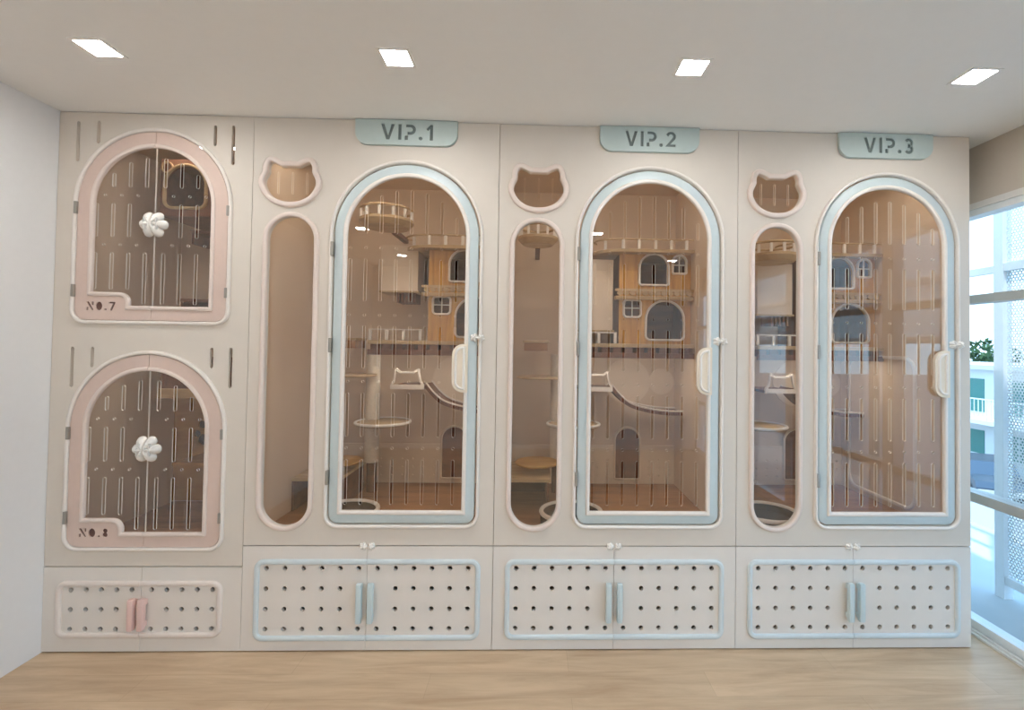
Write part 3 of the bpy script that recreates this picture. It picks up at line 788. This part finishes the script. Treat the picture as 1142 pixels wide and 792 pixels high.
def tree(x, y, h, r, label):
    t = thing('tree', label, 'tree', (x, y, -4.7))
    mk('trunk', lathe(B(), [(.22, 0), (.16, h*.6)], 0, 0, 10), M_['walnut'], t)
    bm = B()
    for k in range(700):
        u = random.random()**.4*r; a = random.uniform(0, 2*PI); e = math.asin(random.uniform(-1, 1))
        c = Vector((u*math.cos(a)*math.cos(e), u*math.sin(a)*math.cos(e), h*.75+u*math.sin(e)*.9))
        n = Vector((random.gauss(0, 1), random.gauss(0, 1), random.gauss(0, 1))).normalized(); s = n.orthogonal().normalized(); w = n.cross(s)
        q = r*.13
        bm.faces.new([bm.verts.new(c+s*q), bm.verts.new(c+w*q*.5), bm.verts.new(c-s*q), bm.verts.new(c-w*q*.5)])
    mk('foliage', bm, leafm, t)
tree(36, 32.5, 7, 2.1, 'round green tree behind the white house')
tree(64, -2, 8, 3.2, 'green tree at the far edge of the asphalt')
# parked car
def car(x, y, rz, colr, label):
    t = thing('car', label, 'car', (x, y, -4.7), None, rz)
    paint = mat('car_paint', colr, .25, .6, metal=.3)
    side = [(-2.1, .32), (2.1, .32), (2.15, .62), (2.0, .86), (1.15, .98), (.45, 1.42), (-1.35, 1.46), (-1.95, 1.02), (-2.15, .9)]
    mk('body', solid([side], -.86, .86), paint, t)
    bm = solid([[(1.0, .99), (.42, 1.36), (-1.28, 1.39), (-1.72, 1.02)]], -.868, .868)
    mk('window', bm, mat('car_glass', px(40, 50, 56), .1, .6), t)
    for wx in (-1.35, 1.35):
        for wy in (-.80, .80):
            w = lathe(B(), [(0, -.1), (.30, -.1), (.33, -.07), (.33, .07), (.30, .1), (0, .1)], 0, 0, 24)
            bmesh.ops.rotate(w, verts=w.verts[:], cent=(0, 0, 0), matrix=Matrix.Rotation(PI/2, 3, 'X'))
            bmesh.ops.translate(w, verts=w.verts[:], vec=(wx, wy, .33))
            wh = mk('wheel', w, mat('tyre', px(38, 38, 40), .8), t)
            w = lathe(B(), [(0, -.012), (.2, -.012), (.2, .012), (0, .012)], 0, 0, 20)
            bmesh.ops.rotate(w, verts=w.verts[:], cent=(0, 0, 0), matrix=Matrix.Rotation(PI/2, 3, 'X'))
            bmesh.ops.translate(w, verts=w.verts[:], vec=(wx, wy+(.1 if wy > 0 else -.1), .33))
            mk('hubcap', w, M_['steel'], wh)
    mk('bumper', bx(2.08, 2.2, -.8, .8, .34, .56, .03), M_['alug'], t)
    return t
car(22.4, 18.6, math.radians(-118), px(70, 84, 98), 'blue grey car parked in front of the white house')

# ------------------------------------------------------------------ light
w = bpy.data.worlds.new('World'); S.world = w; w.use_nodes = True
n = w.node_tree.nodes; l = w.node_tree.links; bg = n['Background']
tc = n.new('ShaderNodeTexCoord'); sp = n.new('ShaderNodeSeparateXYZ'); l.new(tc.outputs['Generated'], sp.inputs[0])
rp = n.new('ShaderNodeValToRGB'); l.new(sp.outputs['Z'], rp.inputs['Fac'])
rp.color_ramp.elements[0].position = .0; rp.color_ramp.elements[0].color = (.45, .68, .88, 1)
rp.color_ramp.elements[1].position = .5; rp.color_ramp.elements[1].color = (.27, .52, .84, 1)
l.new(rp.outputs['Color'], bg.inputs['Color']); bg.inputs['Strength'].default_value = 1.9
sun = bpy.data.lights.new('sun', 'SUN'); sun.energy = 1.8; sun.angle = .02; sun.color = (1, .96, .9)
so = bpy.data.objects.new('sun', sun); COL.objects.link(so); so.rotation_euler = Vector((.28, .30, -.91)).to_track_quat('-Z', 'Y').to_euler()

# ------------------------------------------------------------------ camera
f, yaw, pitch, roll = 540.0, 0.03107, 0.02073, 0.01443
sx, sy = 40.86, -21.65
F = Vector((math.sin(yaw)*math.cos(pitch), math.cos(yaw)*math.cos(pitch), math.sin(pitch)))
Rt = Vector((math.cos(yaw), -math.sin(yaw), 0)); Up = Rt.cross(F)
R2 = Rt*math.cos(roll)+Up*math.sin(roll); U2 = -Rt*math.sin(roll)+Up*math.cos(roll)
cam = bpy.data.cameras.new('camera'); co = bpy.data.objects.new('camera', cam); COL.objects.link(co)
m = Matrix.Identity(4)
for k in range(3): m[k][0], m[k][1], m[k][2] = R2[k], U2[k], -F[k]
m.translation = Vector((2.31648, -2.403, 1.49406)); co.matrix_world = m
cam.sensor_width = 36; cam.lens = f/1142*36; cam.shift_x = -sx/1142; cam.shift_y = sy/1142; cam.clip_start = .01; cam.clip_end = 500
S.camera = co
S.view_settings.view_transform = 'Standard'; S.view_settings.look = 'None'; S.view_settings.gamma = 1; S.view_settings.exposure = 1.22
S.view_settings.use_curve_mapping = False
S.cycles.use_denoising = True
S.cycles.max_bounces = 12; S.cycles.diffuse_bounces = 6; S.cycles.transparent_max_bounces = 24
S.cycles.sample_clamp_indirect = 8; S.cycles.caustics_reflective = False
